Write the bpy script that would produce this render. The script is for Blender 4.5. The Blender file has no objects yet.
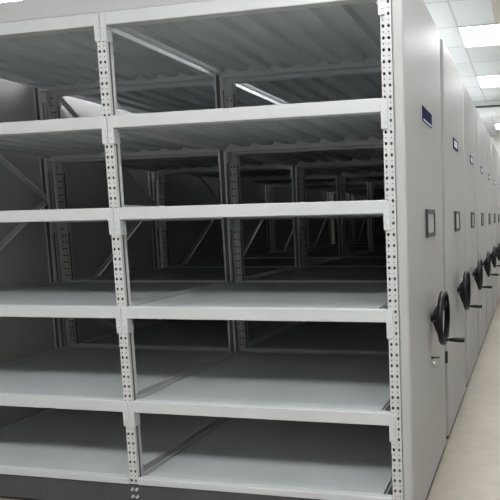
import bpy, bmesh, math, random
from mathutils import Matrix, Vector
random.seed(7)
sc = bpy.context.scene
COL = sc.collection
EYE = 1.32                      # camera height above the floor
PI = math.pi

# ------------------------------------------------------------------ materials
def mat(name, color, rough=0.5, metal=0.0, noise=0.0, nscale=8.0, bump=0.0, bscale=60.0, emit=None, spec=0.5):
    m = bpy.data.materials.new(name); m.use_nodes = True
    nt = m.node_tree; b = nt.nodes['Principled BSDF']
    b.inputs['Roughness'].default_value = rough
    b.inputs['Metallic'].default_value = metal
    b.inputs['Specular IOR Level'].default_value = spec
    tc = nt.nodes.new('ShaderNodeTexCoord')
    c = (*color, 1)
    if noise > 0:
        n = nt.nodes.new('ShaderNodeTexNoise'); n.inputs['Scale'].default_value = nscale; n.inputs['Detail'].default_value = 5
        nt.links.new(tc.outputs['Object'], n.inputs['Vector'])
        r = nt.nodes.new('ShaderNodeValToRGB')
        r.color_ramp.elements[0].position = .3; r.color_ramp.elements[1].position = .7
        r.color_ramp.elements[0].color = (*[x*(1-noise) for x in color], 1)
        r.color_ramp.elements[1].color = (*[min(1, x*(1+noise)) for x in color], 1)
        nt.links.new(n.outputs['Fac'], r.inputs['Fac']); nt.links.new(r.outputs['Color'], b.inputs['Base Color'])
    else:
        b.inputs['Base Color'].default_value = c
    if bump > 0:
        n2 = nt.nodes.new('ShaderNodeTexNoise'); n2.inputs['Scale'].default_value = bscale; n2.inputs['Detail'].default_value = 2
        nt.links.new(tc.outputs['Object'], n2.inputs['Vector'])
        bp = nt.nodes.new('ShaderNodeBump'); bp.inputs['Strength'].default_value = bump; bp.inputs['Distance'].default_value = .002
        nt.links.new(n2.outputs['Fac'], bp.inputs['Height']); nt.links.new(bp.outputs['Normal'], b.inputs['Normal'])
    if emit:
        b.inputs['Emission Color'].default_value = (*emit[0], 1); b.inputs['Emission Strength'].default_value = emit[1]
    return m

M = {
 'post':   mat('light_grey_post_paint', (.50,.50,.50), .40, noise=.03, nscale=5),
 'beam':   mat('light_grey_beam_paint', (.50,.515,.522), .40, noise=.025, nscale=3),
 'deck':   mat('grey_green_deck_paint', (.52,.555,.555), .27, noise=.03, nscale=4, bump=.05, bscale=9),
 'fascia': mat('grey_fascia_paint', (.42,.42,.43), .40, noise=.02, nscale=2),
 'panel':  mat('pale_grey_panel_paint', (.385,.385,.378), .45, noise=.02, nscale=1.5, bump=.03, bscale=5),
 'base':   mat('charcoal_base_paint', (.058,.058,.066), .55, noise=.12, nscale=6),
 'bolt':   mat('bright_zinc_bolt', (.75,.75,.74), .3, .6),
 'black':  mat('glossy_black_plastic', (.006,.006,.009), .34, noise=.1, nscale=20, spec=.3),
 'rubber': mat('black_rubber', (.012,.012,.012), .6, noise=.1, nscale=30),
 'chrome': mat('satin_chrome', (.50,.50,.48), .4, 1.0),
 'frame':  mat('dark_grey_label_frame', (.035,.038,.038), .5, noise=.05, nscale=20),
 'card':   mat('pale_grey_card', (.48,.48,.49), .6, noise=.03, nscale=30),
 'navy':   mat('navy_enamel', (.012,.010,.065), .55, noise=.06, nscale=20, spec=.02),
 'white':  mat('white_enamel', (.70,.72,.78), .4, noise=.03, nscale=20),
 'gasket_light_seal': mat('grey_gasket', (.40,.40,.40), .6, noise=.05, nscale=15),
 'wall':   mat('white_wall_paint', (.62,.62,.605), .7, noise=.02, nscale=1.2),
 'steel': mat('dark_post_hole_shade', (.06,.06,.06), .6, noise=.1, nscale=9),  # shade inside the posts, put into the colour
 'lampframe': mat('white_lamp_frame', (.75,.75,.75), .4, noise=.01, nscale=5),
 'diffuser': mat('lamp_diffuser', (.9,.9,.9), .6, emit=((.985,1.0,1.005), 17.5)),
 'trim':   mat('beige_ceiling_trim', (.42,.38,.34), .6, noise=.04, nscale=3),
}

def floor_mat():
    m = bpy.data.materials.new('beige_vinyl_floor'); m.use_nodes = True
    nt = m.node_tree; b = nt.nodes['Principled BSDF']; b.inputs['Roughness'].default_value = .42
    tc = nt.nodes.new('ShaderNodeTexCoord')
    n = nt.nodes.new('ShaderNodeTexNoise'); n.inputs['Scale'].default_value = 14; n.inputs['Detail'].default_value = 8
    n2 = nt.nodes.new('ShaderNodeTexNoise'); n2.inputs['Scale'].default_value = 1.3; n2.inputs['Detail'].default_value = 3
    mx = nt.nodes.new('ShaderNodeMath'); mx.operation = 'ADD'
    sc_ = nt.nodes.new('ShaderNodeMath'); sc_.operation = 'MULTIPLY'; sc_.inputs[1].default_value = .5
    r = nt.nodes.new('ShaderNodeValToRGB')
    r.color_ramp.elements[0].position = .3; r.color_ramp.elements[1].position = .72
    r.color_ramp.elements[0].color = (.255,.222,.183,1); r.color_ramp.elements[1].color = (.335,.297,.248,1)
    for t in (n, n2): nt.links.new(tc.outputs['Object'], t.inputs['Vector'])
    nt.links.new(n.outputs['Fac'], mx.inputs[0]); nt.links.new(n2.outputs['Fac'], mx.inputs[1])
    nt.links.new(mx.outputs[0], sc_.inputs[0]); nt.links.new(sc_.outputs[0], r.inputs['Fac'])
    nt.links.new(r.outputs['Color'], b.inputs['Base Color'])
    return m

def ceiling_mat():
    m = bpy.data.materials.new('mineral_ceiling_tiles'); m.use_nodes = True
    nt = m.node_tree; b = nt.nodes['Principled BSDF']; b.inputs['Roughness'].default_value = .8
    tc = nt.nodes.new('ShaderNodeTexCoord')
    mp = nt.nodes.new('ShaderNodeMapping')
    mp.inputs['Location'].default_value = (.61/.6, -5.16/.6 + 20, 0); mp.inputs['Scale'].default_value = (1/.6, 1/.6, 1)
    nt.links.new(tc.outputs['Object'], mp.inputs['Vector'])
    sep = nt.nodes.new('ShaderNodeSeparateXYZ'); nt.links.new(mp.outputs[0], sep.inputs[0])
    edges = []
    for ax in ('X', 'Y'):
        f = nt.nodes.new('ShaderNodeMath'); f.operation = 'PINGPONG'; f.inputs[1].default_value = .5
        nt.links.new(sep.outputs[ax], f.inputs[0])
        l = nt.nodes.new('ShaderNodeMath'); l.operation = 'LESS_THAN'; l.inputs[1].default_value = .018
        nt.links.new(f.outputs[0], l.inputs[0]); edges.append(l)
    mxx = nt.nodes.new('ShaderNodeMath'); mxx.operation = 'MAXIMUM'
    nt.links.new(edges[0].outputs[0], mxx.inputs[0]); nt.links.new(edges[1].outputs[0], mxx.inputs[1])
    fl = nt.nodes.new('ShaderNodeVectorMath'); fl.operation = 'FLOOR'; nt.links.new(mp.outputs[0], fl.inputs[0])
    wn = nt.nodes.new('ShaderNodeTexWhiteNoise'); wn.noise_dimensions = '2D'; nt.links.new(fl.outputs[0], wn.inputs['Vector'])
    r = nt.nodes.new('ShaderNodeValToRGB')
    r.color_ramp.elements[0].color = (.50,.505,.50,1); r.color_ramp.elements[1].color = (.56,.565,.56,1)
    nt.links.new(wn.outputs['Value'], r.inputs['Fac'])
    mix = nt.nodes.new('ShaderNodeMix'); mix.data_type = 'RGBA'
    mix.inputs[7].default_value = (.40,.40,.395,1)
    nt.links.new(mxx.outputs[0], mix.inputs[0]); nt.links.new(r.outputs['Color'], mix.inputs[6])
    nt.links.new(mix.outputs[2], b.inputs['Base Color'])
    return m

# ------------------------------------------------------------------ mesh helpers
def add_box(bm, x0, x1, y0, y1, z0, z1, bevel=0.0, seg=2):
    t = bmesh.new()
    bmesh.ops.create_cube(t, size=1.0, matrix=Matrix.Translation(((x0+x1)/2, (y0+y1)/2, (z0+z1)/2)) @ Matrix.Diagonal((x1-x0, y1-y0, z1-z0, 1)))
    if bevel > 0:
        bmesh.ops.bevel(t, geom=t.edges[:], offset=bevel, segments=seg, profile=.5, affect='EDGES')
    me = bpy.data.meshes.new('tmp'); t.to_mesh(me); t.free(); bm.from_mesh(me); bpy.data.meshes.remove(me)

def add_cyl(bm, p0, p1, r0, r1=None, seg=20):
    r1 = r0 if r1 is None else r1
    p0 = Vector(p0); p1 = Vector(p1); d = p1 - p0
    q = Vector((0,0,1)).rotation_difference(d.normalized()).to_matrix().to_4x4()
    bmesh.ops.create_cone(bm, cap_ends=True, segments=seg, radius1=r0, radius2=r1, depth=d.length,
                          matrix=Matrix.Translation((p0+p1)/2) @ q)

def add_bar(bm, p0, p1, w, t, nrm):
    """rectangular bar of width w (in the plane) and thickness t (along nrm)"""
    p0 = Vector(p0); p1 = Vector(p1); d = (p1-p0); L = d.length; d.normalize(); n = Vector(nrm).normalized(); s = d.cross(n)
    m = Matrix(((d.x, s.x, n.x, 0), (d.y, s.y, n.y, 0), (d.z, s.z, n.z, 0), (0,0,0,1)))
    bmesh.ops.create_cube(bm, size=1.0, matrix=Matrix.Translation((p0+p1)/2) @ m @ Matrix.Diagonal((L, w, t, 1)))

def add_lathe_x(bm, prof, cy, cz, seg=48, closed=False):
    """revolve (x, r) profile about the X axis through (cy, cz)"""
    rings = []
    for k in range(seg):
        a = 2*PI*k/seg
        rings.append([bm.verts.new((x, cy + r*math.cos(a), cz + r*math.sin(a))) for x, r in prof])
    n = len(prof)
    for k in range(seg):
        A = rings[k]; B = rings[(k+1) % seg]
        for i in range(n if closed else n-1):
            j = (i+1) % n
            bm.faces.new((A[i], A[j], B[j], B[i]))

def finish(bm, name, m, smooth=False):
    bmesh.ops.recalc_face_normals(bm, faces=bm.faces[:])
    me = bpy.data.meshes.new(name); bm.to_mesh(me); bm.free()
    me.materials.append(m)
    if smooth:
        for p in me.polygons: p.use_smooth = True
        try: me.set_sharp_from_angle(angle=math.radians(40))
        except Exception: pass
    return me

def obj(name, data, parent=None, loc=(0,0,0), label=None):
    o = bpy.data.objects.new(name, data); COL.objects.link(o); o.location = loc
    if parent is not None: o.parent = parent
    if label: o['label'] = label
    return o

def tag(o, label, cat, group=None):
    o['label'] = label; o['category'] = cat
    if group: o['group'] = group
    return o

def struct(name, bm, m):
    o = obj(name, finish(bm, name, m)); o['kind'] = 'structure'; return o

# ------------------------------------------------------------------ shelving dimensions (local: x about the middle post, y from the front, z from the floor)
BAY = 1.241; DEP = .970; PITCH = 1.055; UX = -1.776; UY = 2.2
LV = [EYE+.893, EYE+.467, EYE+.075, EYE-.3615, EYE-.791]      # tops of the five upper shelves
LB = EYE-1.154                                                # top of the bottom shelf
HOLE = .0442; BH = .053
POSTTOP = LV[0] + .004

def post_mesh():
    """perforated open-section upright: face at y=0, flanges back to y=.036"""
    bm = bmesh.new()
    z0 = .137; n = int((POSTTOP - z0)/HOLE); 
    def hole_ring(cx, cz, rx, rz, k=8):
        return [bm.verts.new((cx + rx*math.cos(2*PI*(i+.5)/k), 0, cz + rz*math.sin(2*PI*(i+.5)/k))) for i in range(k)]
    def cell(x0, x1, za, zb, rx, rz):
        c = [bm.verts.new((x1,0,zb)), bm.verts.new((x0,0,zb)), bm.verts.new((x0,0,za)), bm.verts.new((x1,0,za))]
        h = hole_ring((x0+x1)/2 + (.0008 if x1 > .001 else -.0008)*0, (za+zb)/2, rx, rz)
        # h[0] at 22.5deg, h[1] 67.5, h[2] 112.5 ...; corners at 45,135,225,315
        for q in range(4):
            bm.faces.new((c[q], h[2*q+1], h[2*q]))
            bm.faces.new((c[q], c[(q+1)%4], h[(2*q+2)%8], h[2*q+1]))
    off = POSTTOP - n*HOLE
    for i in range(n):
        za = off + i*HOLE
        for x0, x1 in ((-.0215, 0), (0, .0215)):
            cell(x0, x1, za, za+HOLE*.64, .0055, .0070)
            cell(x0, x1, za+HOLE*.64, za+HOLE, .0024, .0028)
    # strip below the first hole, then the flanges and lips
    def quad(a,b,c,d): bm.faces.new([bm.verts.new(v) for v in (a,b,c,d)])
    if off > z0: quad((-.0215,0,z0),(.0215,0,z0),(.0215,0,off),(-.0215,0,off))
    for s in (-1,1):
        pts = [(.0215,0),(.0215,.014),(.0185,.017),(.0185,.021),(.0215,.024),(.0215,.040),(.012,.040),(.012,.0385),(.0200,.0385),(.0200,.0015)]
        for (xa,ya),(xb,yb) in zip(pts[:-1], pts[1:]):
            quad((s*xa,ya,z0),(s*xb,yb,z0),(s*xb,yb,POSTTOP),(s*xa,ya,POSTTOP))
    quad((-.0199,.0380,z0),(.0199,.0380,z0),(.0199,.0380,POSTTOP),(-.0199,.0380,POSTTOP))  # back sheet added to keep the holes dark
    quad((-.0215,0,POSTTOP),(.0215,0,POSTTOP),(.0215,.040,POSTTOP),(-.0215,.040,POSTTOP))
    bmesh.ops.remove_doubles(bm, verts=bm.verts[:], dist=1e-5)
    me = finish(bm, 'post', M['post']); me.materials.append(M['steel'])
    for f in me.polygons:            # inside of the section, coloured dark as shade behind the holes
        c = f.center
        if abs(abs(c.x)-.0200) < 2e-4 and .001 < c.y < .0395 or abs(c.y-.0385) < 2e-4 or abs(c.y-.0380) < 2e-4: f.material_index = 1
    return me

def beam_mesh(h=BH, bracket=True):
    """front beam for one bay, x 0..BAY between post centres, top at z=0, face at y=-.003"""
    bm = bmesh.new()
    add_box(bm, .023, BAY-.023, -.003, .030, -h, 0, .0022, 1)
    # stepped ledge behind the face
    add_box(bm, .024, BAY-.024, .0301, .040, -h, -h+.022)
    return finish(bm, 'beam', M['beam'])

def bracket_mesh(side):
    """hooked end plate lapping half of the post face"""
    bm = bmesh.new()
    s = side
    def b(xa, xb, *r, **k): add_box(bm, min(s*xa, s*xb), max(s*xa, s*xb), *r, **k)
    b(.0012, .0285, -.0045, -.0006, -.118, -.002, bevel=.0012, seg=1)
    b(.0230, .0285, -.0006, .034, -.118, -.002)
    for z in (-.063, -.094):
        add_cyl(bm, (s*.0125, -.0075, z), (s*.0125, -.004, z), .0036, .0045, 10)
    return finish(bm, 'end_bracket', M['beam'], False)

def deck_mesh(top_only=False):
    """flat top with hat-section pans folded under it; top at z=0"""
    bm = bmesh.new()
    x0, x1, y0, y1 = .070, BAY-.041, .0305, DEP-.0305
    add_box(bm, x0, x1, y0, y1, -.003, -.0005)
    n = 8; w = (x1-x0)/n
    prof = []
    for i in range(n):
        a = x0 + i*w
        prof += [(a, -.0265), (a+w*.42, -.0265), (a+w*.54, -.0040), (a+w*.88, -.0040)]
    prof += [(x1, -.0265)]
    A = [bm.verts.new((x, y0+.012, z)) for x, z in prof]; B = [bm.verts.new((x, y1-.001, z)) for x, z in prof]
    for i in range(len(prof)-1): bm.faces.new((A[i], A[i+1], B[i+1], B[i]))
    return finish(bm, 'deck', M['deck'])

def side_beam_mesh(top=.011):
    bm = bmesh.new()
    add_box(bm, .0225, .0285, .041, DEP-.041, -.046, top, .001, 1)
    return finish(bm, 'side_beam', M['beam'])

def brace_mesh():
    """zigzag bracing of an end frame in the plane x=0"""
    bm = bmesh.new()
    V = [(.03, EYE+.85), (DEP-.03, EYE+.17), (.03, EYE-.53), (DEP-.03, EYE-1.10)]
    for a, b in zip(V[:-1], V[1:]):
        add_bar(bm, (0, *a), (0, *b), .026, .004, (1,0,0))
        d = Vector((0, b[0]-a[0], b[1]-a[1])).normalized(); up = Vector((0,-d.z,d.y))*.013
        add_bar(bm, Vector((.008, *a))+up, Vector((.008, *b))+up, .003, .016, (1,0,0))
    for y, z in V: add_cyl(bm, (-.006, y, z), (.014, y, z), .009, seg=10)
    return finish(bm, 'brace', M['post'])

def panel_mesh():
    bm = bmesh.new()
    add_box(bm, 1.2628, 1.307, .0, .955, .024, EYE+.995, .011, 5)
    return finish(bm, 'end_panel', M['panel'])

def fascia_mesh():
    bm = bmesh.new()
    z0 = LV[0]+.001; z1 = EYE+.981
    add_box(bm, -1.262, 1.262, .002, .014, z0+.003, z1, .002, 2)
    add_box(bm, -1.262, 1.262, .014, .034, z1-.003, z1)       # folded lip
    add_box(bm, -1.262, 1.262, -.001, .006, z0, z0+.005, .001, 1)  # crease above the top beam
    return finish(bm, 'top_fascia', M['fascia'])

def base_mesh():
    bm = bmesh.new()
    add_box(bm, -1.263, 1.263, .006, DEP-.006, .016, LB-.0315, .003, 1)
    for s in (-1, 1): add_box(bm, min(s*1.263, s*1.300), max(s*1.263, s*1.300), .012, DEP-.03, .004, .0235)
    return finish(bm, 'base', M['base'])

def bolts_mesh():
    bm = bmesh.new()
    for z in (LB-.056, LB-.090):
        for x in (-.0115, .0115):
            add_cyl(bm, (x, -.004, z), (x, .006, z), .0062, .0072, 12)
    return finish(bm, 'bolts', M['bolt'], True)

def wheels_mesh():
    bm = bmesh.new()
    add_cyl(bm, (-.012, 0, .030), (.012, 0, .030), .030, seg=20)
    return finish(bm, 'wheel', M['rubber'], True)

PX = 1.307                       # outer face of the right end panel
WY, WZ = .512, EYE-.482          # hand wheel axis
def rim_mesh():
    bm = bmesh.new(); r = .131
    prof = [(.048, r-.011), (.048, r-.004), (.051, r), (.057, r+.003), (.067, r+.003), (.073, r), (.076, r-.004), (.076, r-.010), (.072, r-.014), (.056, r-.014)]
    add_lathe_x(bm, [(PX+x, q) for x, q in prof], WY, WZ, 56, True)
    # hub and shaft
    hub = [(.0, .0001), (.0, .020), (.008, .020), (.010, .015), (.024, .014), (.026, .026), (.050, .026), (.054, .022), (.054, .0001)]
    add_lathe_x(bm, [(PX+x, q) for x, q in hub], WY, WZ, 28, False)
    for k in range(3):           # dished spokes from the hub out to the rim
        a = -PI/2 + k*2*PI/3
        ca, sa = math.cos(a), math.sin(a)
        secs = []
        for rr, xc, w, t in ((.018, .022, .040, .024), (.060, .034, .040, .020), (.100, .050, .042, .018), (.124, .061, .046, .018)):
            ring = []
            for dx, dw in ((-t/2, -w/2), (t/2, -w/2), (t/2, w/2), (-t/2, w/2)):
                ring.append(bm.verts.new((PX+xc+dx, WY + rr*ca - dw*sa, WZ + rr*sa + dw*ca)))
            secs.append(ring)
        for A, B in zip(secs[:-1], secs[1:]):
            for i in range(4): bm.faces.new((A[i], A[(i+1)%4], B[(i+1)%4], B[i]))
        bm.faces.new(secs[0]); bm.faces.new(secs[-1])
    return finish(bm, 'handwheel', M['black'], True)

def handle_mesh():
    bm = bmesh.new(); z = WZ-.109
    prof = [(.072, .0001), (.072, .010), (.078, .0065), (.086, .0065), (.090, .0085), (.132, .0120), (.157, .0130), (.162, .011), (.160, .0001)]
    add_lathe_x(bm, [(PX+x, q) for x, q in prof], WY, z, 20, False)
    return finish(bm, 'handle', M['black'], True)

def holder_mesh():
    bm = bmesh.new()
    ya, yb, za, zb = .405, .640, EYE-.090, EYE+.042
    t = .020
    add_box(bm, PX, PX+.012, ya, ya+.016, za, zb, .002, 1); add_box(bm, PX, PX+.009, yb-.014, yb, za, zb, .002, 1)
    add_box(bm, PX, PX+.009, ya+.016, yb-.014, za, za+t, .002, 1); add_box(bm, PX, PX+.009, ya+.016, yb-.014, zb-t, zb, .002, 1)
    return finish(bm, 'label_holder', M['frame'])
def card_mesh():
    bm = bmesh.new(); add_box(bm, PX, PX+.003, .421, .626, EYE-.069, EYE+.021)
    return finish(bm, 'card', M['card'])
def plate_mesh():
    bm = bmesh.new(); add_box(bm, PX, PX+.004, .375, .615, EYE+.437, EYE+.503, .001, 1)
    return finish(bm, 'name_plate', M['navy'])
def stripe_mesh():
    bm = bmesh.new()
    add_box(bm, PX+.0039, PX+.0046, .385, .605, EYE+.441, EYE+.448)
    return finish(bm, 'white_line', M['white'])
def inset_mesh():
    bm = bmesh.new(); add_box(bm, PX+.0039, PX+.0046, .415, .575, EYE+.449, EYE+.491)
    return finish(bm, 'white_field', M['white'])
def lock_mesh():
    bm = bmesh.new(); y, z = .575, EYE-.735
    add_lathe_x(bm, [(PX+x, q) for x, q in ((0,.0001),(0,.015),(.004,.015),(.006,.013),(.008,.0001))], y, z, 24, False)
    return finish(bm, 'lock', M['chrome'], True)
def button_mesh():
    me = lock_mesh(); me.materials.clear(); me.materials.append(M['card']); return me
def hook_mesh():
    bm = bmesh.new(); y, z = .500, EYE-.680
    add_cyl(bm, (PX, y, z), (PX+.010, y, z), .008, .007, 14)
    add_cyl(bm, (PX+.010, y, z), (PX+.040, y, z+.002), .0045, .0035, 12)
    return finish(bm, 'lock_lever', M['frame'])
def gasket_mesh():
    bm = bmesh.new()
    add_box(bm, 1.268, 1.290, .9555, 1.040, .02, EYE+.985, .003, 1)
    return finish(bm, 'gasket_light_seal', M['gasket_light_seal'])
def strip_mesh():
    bm = bmesh.new(); add_box(bm, -1.262, 1.262, DEP+.001, 1.040, EYE+.965, EYE+.975, .003, 1)
    return finish(bm, 'light_stop_strip', M['gasket_light_seal'])
def back_mesh():
    bm = bmesh.new(); add_box(bm, -1.262, 1.262, DEP+.012, DEP+.018, .02, EYE+.96)
    return finish(bm, 'light_stop_back', M['panel'])
def catch_mesh():
    bm = bmesh.new(); add_box(bm, 1.286, 1.316, .987, 1.010, EYE-.835, EYE-.765, .003, 2)
    add_box(bm, 1.290, 1.298, .985, .9875, EYE-.83, EYE-.77)
    return finish(bm, 'rubber_catch', M['rubber'])

ME = dict(post=post_mesh(), beam=beam_mesh(), low=beam_mesh(.031), brL=bracket_mesh(1), brR=bracket_mesh(-1), deck=deck_mesh(),
          side=side_beam_mesh(), side_low=side_beam_mesh(-.0008), brace=brace_mesh(), panel=panel_mesh(), fascia=fascia_mesh(), base=base_mesh(), bolts=bolts_mesh(),
          wheel=wheels_mesh(), rim=rim_mesh(), handle=handle_mesh(), holder=holder_mesh(), card=card_mesh(), plate=plate_mesh(),
          stripe=stripe_mesh(), inset=inset_mesh(), lock=lock_mesh(), hook=hook_mesh(), button=button_mesh(), gasket_light_seal=gasket_mesh(), catch=catch_mesh(), strip=strip_mesh(), back=back_mesh())

def flipped(o):                  # turn a front part round to face the rear of the unit
    o.rotation_euler = (0, 0, PI)
    return o

def make_unit():
    root = bpy.data.objects.new('mobile_shelving_unit', None); COL.objects.link(root); root.location = (UX, UY, 0)
    root.empty_display_size = .2
    for i in (-1, 0, 1):
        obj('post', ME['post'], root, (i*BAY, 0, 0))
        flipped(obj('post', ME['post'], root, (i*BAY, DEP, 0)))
    for bay in (0, 1):
        x0 = -BAY + bay*BAY
        for z in LV + [LB]:
            me = ME['low'] if z == LB else ME['beam']
            f = obj('front_beam', me, root, (x0, 0, z))
            r = flipped(obj('rear_beam', me, root, (x0+BAY, DEP, z)))
            if z != LB:
                for b in (f, r):
                    obj('end_bracket', ME['brL'], b); obj('end_bracket', ME['brR'], b, (BAY, 0, 0))
            d = obj('shelf_deck', ME['deck'], root, (x0, 0, z) if bay == 0 else (x0+BAY, DEP, z))
            if bay: flipped(d)
            obj('side_beam', ME['side'], root, (x0 + (.033 if bay == 0 else 0), 0, z))
            flipped(obj('side_beam', ME['side_low' if bay else 'side'], root, (x0+BAY - (.033 if bay else 0), DEP, z)))
    for s in (-1, 1):
        obj('diagonal_brace', ME['brace'], root, (s*BAY, 0, 0))
    obj('end_panel', ME['panel'], root)
    p = obj('end_panel', ME['panel'], root, (0, .955, 0)); p.rotation_euler = (0, 0, PI)
    obj('top_fascia', ME['fascia'], root); flipped(obj('top_fascia', ME['fascia'], root, (0, DEP, 0)))
    b = obj('base', ME['base'], root)
    for i in (-1, 0, 1): obj('anchor_bolts', ME['bolts'], b, (i*BAY, 0, 0))
    for x in (-1.0, 0, 1.0):
        for y in (.2, DEP-.2): obj('wheel', ME['wheel'], b, (x, y, 0))
    w = obj('handwheel', ME['rim'], root); obj('handle', ME['handle'], w)
    h = obj('label_holder', ME['holder'], root); obj('card', ME['card'], h)
    t = obj('name_plate', ME['plate'], root)
    obj('lock', ME['lock'], root)
    obj('gasket_light_seal', ME['gasket_light_seal'], root); g = obj('gasket_light_seal', ME['gasket_light_seal'], root); g.location = (-2.558, 0, 0)  # left one added to stop light leaking in between units
    obj('light_stop_strip', ME['strip'], root)  # added over the unit gap to stop ceiling light leaking in
    return root, t

def copy_tree(o, parent=None):
    c = o.copy(); COL.objects.link(c)
    if parent is not None: c.parent = parent
    for ch in list(o.children): copy_tree(ch, c)
    return c

GROUP = 'mobile shelving units closed up in a row'
unit, plate = make_unit()
copies = [copy_tree(unit) for _ in range(7)]
# details of the front unit
obj('white_line', ME['stripe'], plate)
lk = [c for c in unit.children if c.name.startswith('lock')][0]
obj('lock_lever', ME['hook'], lk); obj('rubber_catch', ME['catch'], unit)
tag(unit, 'nearest grey steel shelving unit, its empty open shelves facing the viewer', 'shelving unit', GROUP)
words = ['second mobile shelving unit from the front, right behind the open empty shelves',
         'third mobile shelving unit from the front, by the nearer aisle ceiling light',
         'fourth mobile shelving unit from the front along the aisle',
         'fifth mobile shelving unit from the front, far along the aisle',
         'sixth mobile shelving unit from the front, last before the narrow opening',
         'seventh mobile shelving unit from the front, just beyond the narrow opening',
         'farthest mobile shelving unit, at the very end of the row']
for i, c in enumerate(copies):
    y = UY + PITCH*(i+1) + (.03 if i >= 5 else 0)
    c.location = (UX, y, 0)
    pl = [k for k in c.children if k.name.startswith('name_plate')][0]
    obj('white_field', ME['inset'], pl)
    [k for k in c.children if k.name.startswith('lock')][0].data = ME['button']
    if i == 6: obj('light_stop_back', ME['back'], c)  # added sheet shutting out the lit far wall behind the row
    tag(c, words[i], 'shelving unit', GROUP)

# ------------------------------------------------------------------ the room
XL, XR, YB, YF, ZC = -6.61, 1.79, -1.80, 12.1, EYE+1.66
bm = bmesh.new(); add_box(bm, XL-.2, XR+.2, YB-.2, YF+.2, -.12, 0); struct('floor', bm, floor_mat())
bm = bmesh.new(); add_box(bm, XL-.2, XR+.2, YB-.2, YF+.2, ZC, ZC+.12); struct('ceiling', bm, ceiling_mat())
for n, r in (('wall_left', (XL-.2, XL, YB, YF)), ('wall_right', (XR, XR+.2, YB, YF)), ('wall_front', (XL-.2, XR+.2, YB-.2, YB)), ('wall_far', (XL-.2, XR+.2, YF, YF+.2))):
    bm = bmesh.new(); add_box(bm, *r, 0, ZC); struct(n, bm, M['wall'])
bm = bmesh.new(); add_box(bm, XL, XR, 8.50, 8.62, ZC-.19, ZC-.001); struct('trim_1', bm, M['wall'])
bm = bmesh.new(); add_box(bm, XL, XR, 8.488, 8.4995, ZC-.085, ZC-.06); struct('trim_5', bm, M['frame'])
for i, (ya, yb) in enumerate(((3.97, 5.15), (5.77, 6.95), (7.57, 8.48))):
    bm = bmesh.new(); add_box(bm, -.285, -.02, ya, yb, ZC-.006, ZC-.0005); struct('trim_%d' % (i+2), bm, M['trim'])

# ceiling panel lights, 0.6 m square, let into the tile grid every third tile
def lamp_frame():
    bm = bmesh.new()
    for r in ((-.3, .3, -.3, -.285), (-.3, .3, .285, .3), (-.3, -.285, -.285, .285), (.285, .3, -.285, .285)):
        add_box(bm, *r, -.010, -.0005)
    return finish(bm, 'lamp_frame', M['lampframe'])
def lamp_diff():
    bm = bmesh.new(); add_box(bm, -.285, .285, -.285, .285, -.007, -.001)
    return finish(bm, 'diffuser', M['diffuser'])
LF, LD = lamp_frame(), lamp_diff()
for ix in range(5):
    for iy in range(2, 9):
        x = -.31 - 1.2*(ix-1); y = .06 + 1.8*(iy-2)
        if (iy == 3 and ix != 1) or (ix == 0 and iy > 2): continue   # none over the shelf fronts or by the right wall
        t = bpy.data.objects.new('ceiling_light', None); COL.objects.link(t); t.location = (x, y, ZC)
        obj('lamp_frame', LF, t); obj('diffuser', LD, t)
        if ix == 1 and iy == 5: lab, g = 'square white ceiling light over the aisle, the larger and nearer of the two in view', None
        elif ix == 1 and iy == 6: lab, g = 'square white ceiling light over the aisle, the smaller one farther off', None
        elif ix == 1 and iy == 8: lab, g = 'bright ceiling light at the far end of the aisle, beyond the ceiling beam', None
        elif ix == 4 and iy == 4: lab, g = 'bright ceiling light showing over the shelves in the top left corner', None
        else: lab, g = 'square white ceiling light hidden from view over the shelves or outside the picture', 'ceiling lights out of view'
        tag(t, lab, 'ceiling light', g)

# ------------------------------------------------------------------ camera (a crop out of a wider frame, hence the shift)
A = Vector((529.,216.)); B = Vector((-2420.,280.)); C = Vector((537.,5930.))
p = Vector((414.296, 276.032)); F = 570.39
def dirv(v): return Vector((v.x-p.x, v.y-p.y, F)).normalized()
Yc = dirv(A); Xc = -dirv(B); Zc = -dirv(C)            # world axes seen from the camera (x right, y down, z ahead)
right = Vector((Xc.x, Yc.x, Zc.x)); down = Vector((Xc.y, Yc.y, Zc.y)); fwd = Vector((Xc.z, Yc.z, Zc.z))
cd = bpy.data.cameras.new('camera'); cam = bpy.data.objects.new('camera', cd); COL.objects.link(cam)
cd.sensor_width = 36; cd.sensor_fit = 'HORIZONTAL'; cd.lens = F*36/500
cd.shift_x = (250-p.x)/500; cd.shift_y = (p.y-250)/500; cd.clip_start = .05
up = -down; back = -fwd
m = Matrix(((right.x, up.x, back.x, 0), (right.y, up.y, back.y, 0), (right.z, up.z, back.z, EYE), (0,0,0,1)))
cam.matrix_world = m
sc.camera = cam

w = bpy.data.worlds.new('world'); sc.world = w; w.use_nodes = True
w.node_tree.nodes['Background'].inputs[0].default_value = (.05,.05,.05,1)
w.node_tree.nodes['Background'].inputs[1].default_value = 0.1
sc.view_settings.view_transform = 'Standard'; sc.view_settings.look = 'None'; sc.view_settings.gamma = 1
sc.view_settings.use_curve_mapping = False
sc.view_settings.exposure = 0.74
